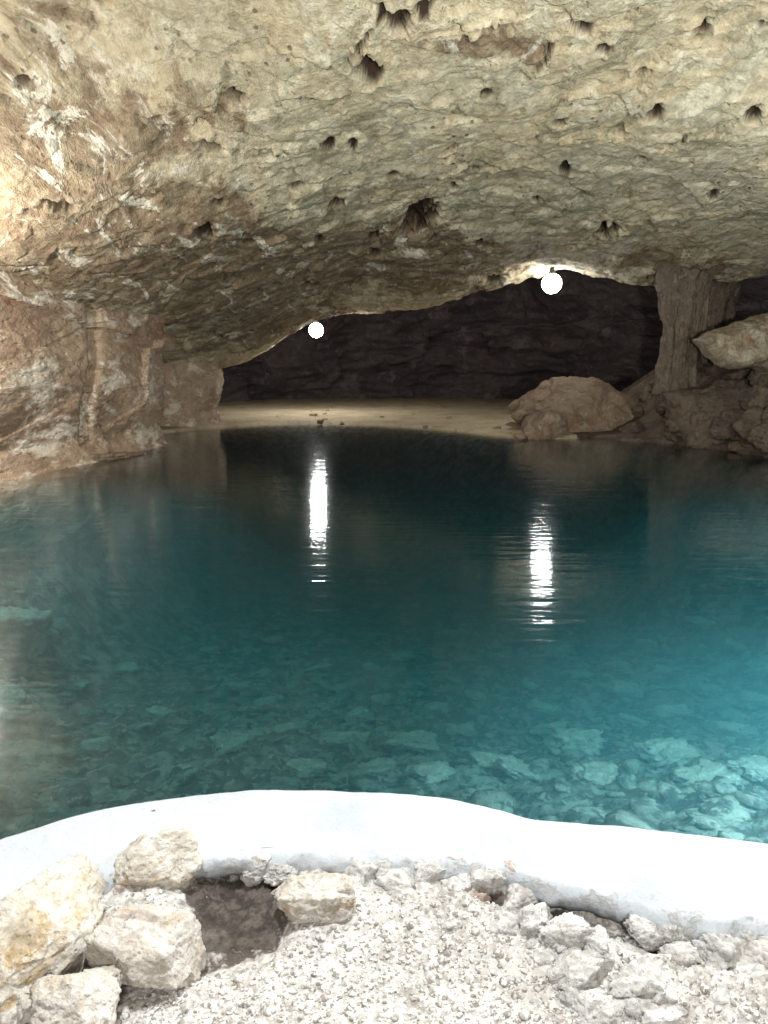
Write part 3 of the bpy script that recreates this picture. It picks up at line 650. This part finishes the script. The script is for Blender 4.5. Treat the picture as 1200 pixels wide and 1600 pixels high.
for i, (a, l) in enumerate(zip(RB, RL)):
    rock_d('bank_rock', M['bank'], *a, 220+i, l, 'rock', 'rocks piled on the right bank', rot=(0, random.uniform(-.1, .1), random.uniform(-.4, .4)), planes=12, p=12, rough=.16, freq=1.6)
r_ = np.random.default_rng(5); k = 0
for i in range(46):
    x, y = r_.uniform(4.8, 8.0), r_.uniform(12.8, 18.5); h, sd = ground_h(np.array([x]), np.array([y]))
    if sd[0] < .05: continue
    s = math.exp(r_.normal()*.35)*.17
    o = rock('bank_stone', M['bank'], (x, y, h[0]+s*.3), (s*1.2, s, s*.8), 260+i, (0, 0, r_.uniform(0, 6)), 4, planes=10, p=14, rough=.14)
    tag(o, 'small loose brown stone among the rocks of the right bank', 'stone', 'small stones on the right bank')

# pebbles and stones on the sand
for i, (px, py, w) in enumerate(((800, 668, 26), (778, 672, 16), (812, 684, 20), (700, 662, 9), (640, 658, 8), (575, 655, 7), (745, 664, 12), (430, 654, 7), (500, 660, 12), (535, 662, 8), (665, 668, 10), (600, 645, 6), (460, 648, 6), (720, 650, 8), (765, 655, 10))):
    c = PZ(px, py, .05); rx = w*c[1]/F/2
    o = rock('shore_stone', M['boulder'], (c[0], c[1], .05+rx*.1), (rx, rx, rx*.6), 330+i, (0, 0, i*.7), 4, planes=10, p=14, rough=.14)
    tag(o, ['flat buff stone at the left foot of the largest boulder', 'small stone on the sand left of the boulders', 'flat stone at the waterline left of the smaller smooth boulder'][i] if i < 3 else 'small stone lying on the far strip of sand', 'stone', 'stones on the far sand')

for i in range(15):
    x, y = r_.uniform(-3.6, 4.2), 20.6+abs(r_.normal())*2.2; h, sd = ground_h(np.array([x]), np.array([y])); s_ = math.exp(r_.normal()*.4)*.07
    if sd[0] < .1: continue
    o = rock('shore_stone', M['ledge'], (x, y, h[0]+s_*.2), (s_*1.3, s_, s_*.6), 360+i, (0, 0, i*.7), 4, planes=10, p=14, rough=.14)
    tag(o, 'small stone lying on the far strip of sand', 'stone', 'stones on the far sand')
# fluted column and flowstone
def column(name, cx, y, parts, mat, seed, label):
    """several dripstones grown together, one mesh"""
    nu, nv = 120, 170; Vs, Fs, off = [], [], 0
    for i, (dx, dy, zt, zb, rt, rm, rb) in enumerate(parts):
        th = np.linspace(0, 2*math.pi, nu, endpoint=False); z = np.linspace(zb, zt, nv)
        T, ZZ = np.tile(th, nv), np.repeat(z, nu); zn = (ZZ-zb)/(zt-zb)
        r0 = np.interp(zn, [0, .12, .45, .8, .9, 1], [rb, (rb+rm)/2, rm, (rm+rt)/2, rt, rt*2.2])
        P3 = np.stack([np.cos(T)*1.2+i*3, np.sin(T)*1.2, ZZ*.5], 1); P4 = np.stack([np.cos(T)*.7+i*3, np.sin(T)*.7, ZZ*2.1], 1)
        r = r0*(1+.30*fbm(P3, 3, seed+i)+.22*cells(P4*1.3, seed+i)+.42*fbm(P4, 4, seed+i+40, .6)+.07*ridged(np.stack([np.cos(T)*4, np.sin(T)*4, ZZ*.5], 1), 3, seed+i+60))
        V = np.stack([cx+dx+np.cos(T)*r+.08*fbm(np.stack([ZZ, ZZ*0, ZZ*0+i], 1), 2, seed), y+dy+np.sin(T)*r*.8, ZZ], 1)
        Vs.append(V); Fs.append(grid_faces(nv, nu, wrap=True)+off); off += len(V)
    o = new_mesh(name, np.concatenate(Vs), np.concatenate(Fs), mat); tag(o, label, 'dripstone column'); return o
a = PD(1056, 500, 17.0)
column('dripstone_column', a[0]+.1, 17.0, [(-.22, 0, 3.7, .9, .36, .15, .26), (.02, -.12, 3.7, .9, .30, .15, .20), (.27, .05, 3.7, .9, .34, .14, .24), (-.34, .15, 3.7, 2.4, .26, .10, .04), (.12, .25, 3.7, .9, .45, .22, .34), (.46, .1, 3.7, 1.9, .30, .12, .04)], M['flow'], 88, 'fluted dripstone column reaching from the roof down to the right bank')
a = PD(1118, 470, 18.6)
column('dripstone_column', a[0], 18.6, [(0, 0, 3.7, 1.0, .5, .18, .3), (.35, .1, 3.7, 2.1, .4, .16, .04), (-.3, .1, 3.7, 2.3, .3, .1, .03)], M['bank'], 89, 'darker slimmer dripstone column behind and right of the fluted one')

def flowstone(name, pts, d, depth, mat, seed, label):
    """rounded body grown from a silhouette: distance to the outline gives its thickness"""
    P = np.array([PD(x, y, d)[[0, 2]] for x, y in pts])
    lo, hi = P.min(0)-.05, P.max(0)+.05; nx, nz = 260, 180
    X, Zg = np.meshgrid(np.linspace(lo[0], hi[0], nx), np.linspace(lo[1], hi[1], nz)); q = np.stack([X.ravel(), Zg.ravel()], 1)
    P3 = np.stack([q[:, 0], 0*q[:, 0], q[:, 1]], 1)
    sd = sdf_poly(q, P)+.09*fbm(P3*3.5, 4, seed, .6)
    th = depth*np.sqrt(np.clip(1-(1-np.clip(-sd/(.22), 0, 1))**2, 0, 1))
    fl = np.stack([q[:, 0]*7, 0*q[:, 0], q[:, 1]*.9], 1)
    th2 = th*(1+.45*fbm(P3*1.3, 4, seed+1, .6)+.10*ridged(fl*.6, 3, seed+2)+.55*cells(P3*1.6, seed+4)+.15*cells(P3*4, seed+5))
    Fq = grid_faces(nz, nx); keep = (sd[Fq] < 0).any(1); Fq = Fq[keep]; n = nx*nz
    Vf = np.stack([q[:, 0], d-th2, q[:, 1]], 1); Vb = np.stack([q[:, 0], d+th, q[:, 1]], 1)
    V = np.concatenate([Vf, Vb]); Fc = np.concatenate([Fq, Fq[:, ::-1]+n]); u, inv = np.unique(Fc, return_inverse=True)
    o = new_mesh(name, V[u], inv.reshape(Fc.shape), mat); tag(o, label, 'flowstone'); return o
flowstone('flowstone', [(1083, 530), (1120, 515), (1160, 500), (1200, 490), (1300, 470), (1420, 480), (1420, 640), (1290, 620), (1200, 590), (1175, 572), (1140, 578), (1120, 570), (1104, 552)], 15.4, .55, M['ledge'], 91, 'pointed pale flowstone ledge jutting in from the right above the bank')

# ------------------------------------------------------------------ lamps
def ball(r, sub=3):
    V, Fc = ico(sub); return V*r, Fc
def tube(path, r, n=8):
    path = np.array(path, float); T = np.gradient(path, axis=0); T /= np.linalg.norm(T, axis=1)[:, None]
    ref = np.array([.3, .9, .1]); U = np.cross(T, ref); U /= np.linalg.norm(U, axis=1)[:, None]; W = np.cross(T, U)
    th = np.linspace(0, 2*math.pi, n, endpoint=False)
    V = (path[:, None, :]+r*(np.cos(th)[None, :, None]*U[:, None, :]+np.sin(th)[None, :, None]*W[:, None, :])).reshape(-1, 3)
    return V, grid_faces(len(path), n, wrap=True)
def lamp(px, py, d, r, label, power):
    bulb_mat = emis('lit_bulb', (1, .97, .93), power)
    p = PD(px, py, d); e = bpy.data.objects.new('hanging_lamp', None); COL.objects.link(e); e.location = tuple(p)
    tag(e, label, 'lamp', 'bare lamps hung from the cave roof')
    V, Fc = ball(r); new_mesh('bulb', V, Fc, bulb_mat, e)
    prof = [(.0, r*1.75), (.05, r*1.74), (.055, r*1.3), (.075, r*1.1), (.09, r*.92)]
    n = 20; th = np.linspace(0, 2*math.pi, n, endpoint=False)
    V = np.concatenate([np.stack([np.cos(th)*a, np.sin(th)*a, 0*th+z], 1) for a, z in prof]); new_mesh('socket', V, grid_faces(len(prof), n, wrap=True), M['plastic'], e)
    V, Fc = tube([(0, 0, r*1.7), (0.01, 0, r*2.2), (0, .02, r*3), (-.01, .02, r*4.5)], .012); new_mesh('cord', V, Fc, M['plastic'], e)
    return p
L1 = lamp(494, 516, 22.9, .20, 'lit lamp hanging over the far sand, the left and more distant of the two', 135)
L2 = lamp(862, 443, 18.9, .225, 'larger looking lit lamp hanging by the roof edge above the boulders', 48)

def point(name, loc, power, col, r=.12):
    l = bpy.data.lights.new(name, 'POINT'); l.energy = power; l.color = col; l.shadow_soft_size = r
    o = bpy.data.objects.new(name, l); COL.objects.link(o); o.location = tuple(float(a) for a in loc); return o
point('added_fill_behind_camera', (.5, -1.6, 2.3), 200, (1, .96, .9), .15)  # unseen lamp added behind the camera as fill
point('bulb_over_the_curb', (-.4, 1.3, 2.9), 270, (.94, .97, 1.0))
point('bulb_by_the_left_wall', PD(-105, 425, 8.8), 410, (1, .97, .91), .1)
point('bulb_by_the_right_wall', (2.5, 3.1, 1.7), 420, (.95, .98, 1.0), .12)
point('bulb_over_the_pool', (5.4, 8.0, 2.2), 330, (.95, 1.0, .96), .12)

point('added_underwater_fill', (2.9, 3.7, -.4), 120, (.9, 1.0, .97), .1)  # unseen lamp added underwater to brighten the right of the pool
def fill_spot(name, loc, to, power, col, ang):
    l = bpy.data.lights.new(name, 'SPOT'); l.energy = power; l.color = col; l.shadow_soft_size = .1; l.spot_size = R(ang); l.spot_blend = .6
    o = bpy.data.objects.new(name, l); COL.objects.link(o); o.location = loc
    o.rotation_euler = (Vector(to)-Vector(loc)).to_track_quat('-Z', 'Y').to_euler()
fill_spot('added_roof_fill', (.9, -.6, 1.2), (.2, 7.5, 4.3), 3500, (1, .95, .83), 78)  # unseen spot added to brighten the roof
# ------------------------------------------------------------------ world and render
w = bpy.data.worlds.new("World"); scene.world = w; w.use_nodes = True
bg = w.node_tree.nodes['Background']; bg.inputs[0].default_value = (.8, .85, 1, 1); bg.inputs[1].default_value = .03
scene.render.engine = 'CYCLES'
scene.cycles.use_adaptive_sampling = True; scene.cycles.adaptive_threshold = .02
cy = scene.cycles
cy.use_denoising = True; cy.max_bounces = 7; cy.diffuse_bounces = 3; cy.glossy_bounces = 3; cy.transparent_max_bounces = 12; cy.volume_bounces = 1
cy.sample_clamp_indirect = 4; cy.caustics_reflective = False; cy.caustics_refractive = False
vs_ = scene.view_settings; vs_.view_transform = 'Standard'; vs_.look = 'None'; vs_.gamma = 1; vs_.exposure = 0
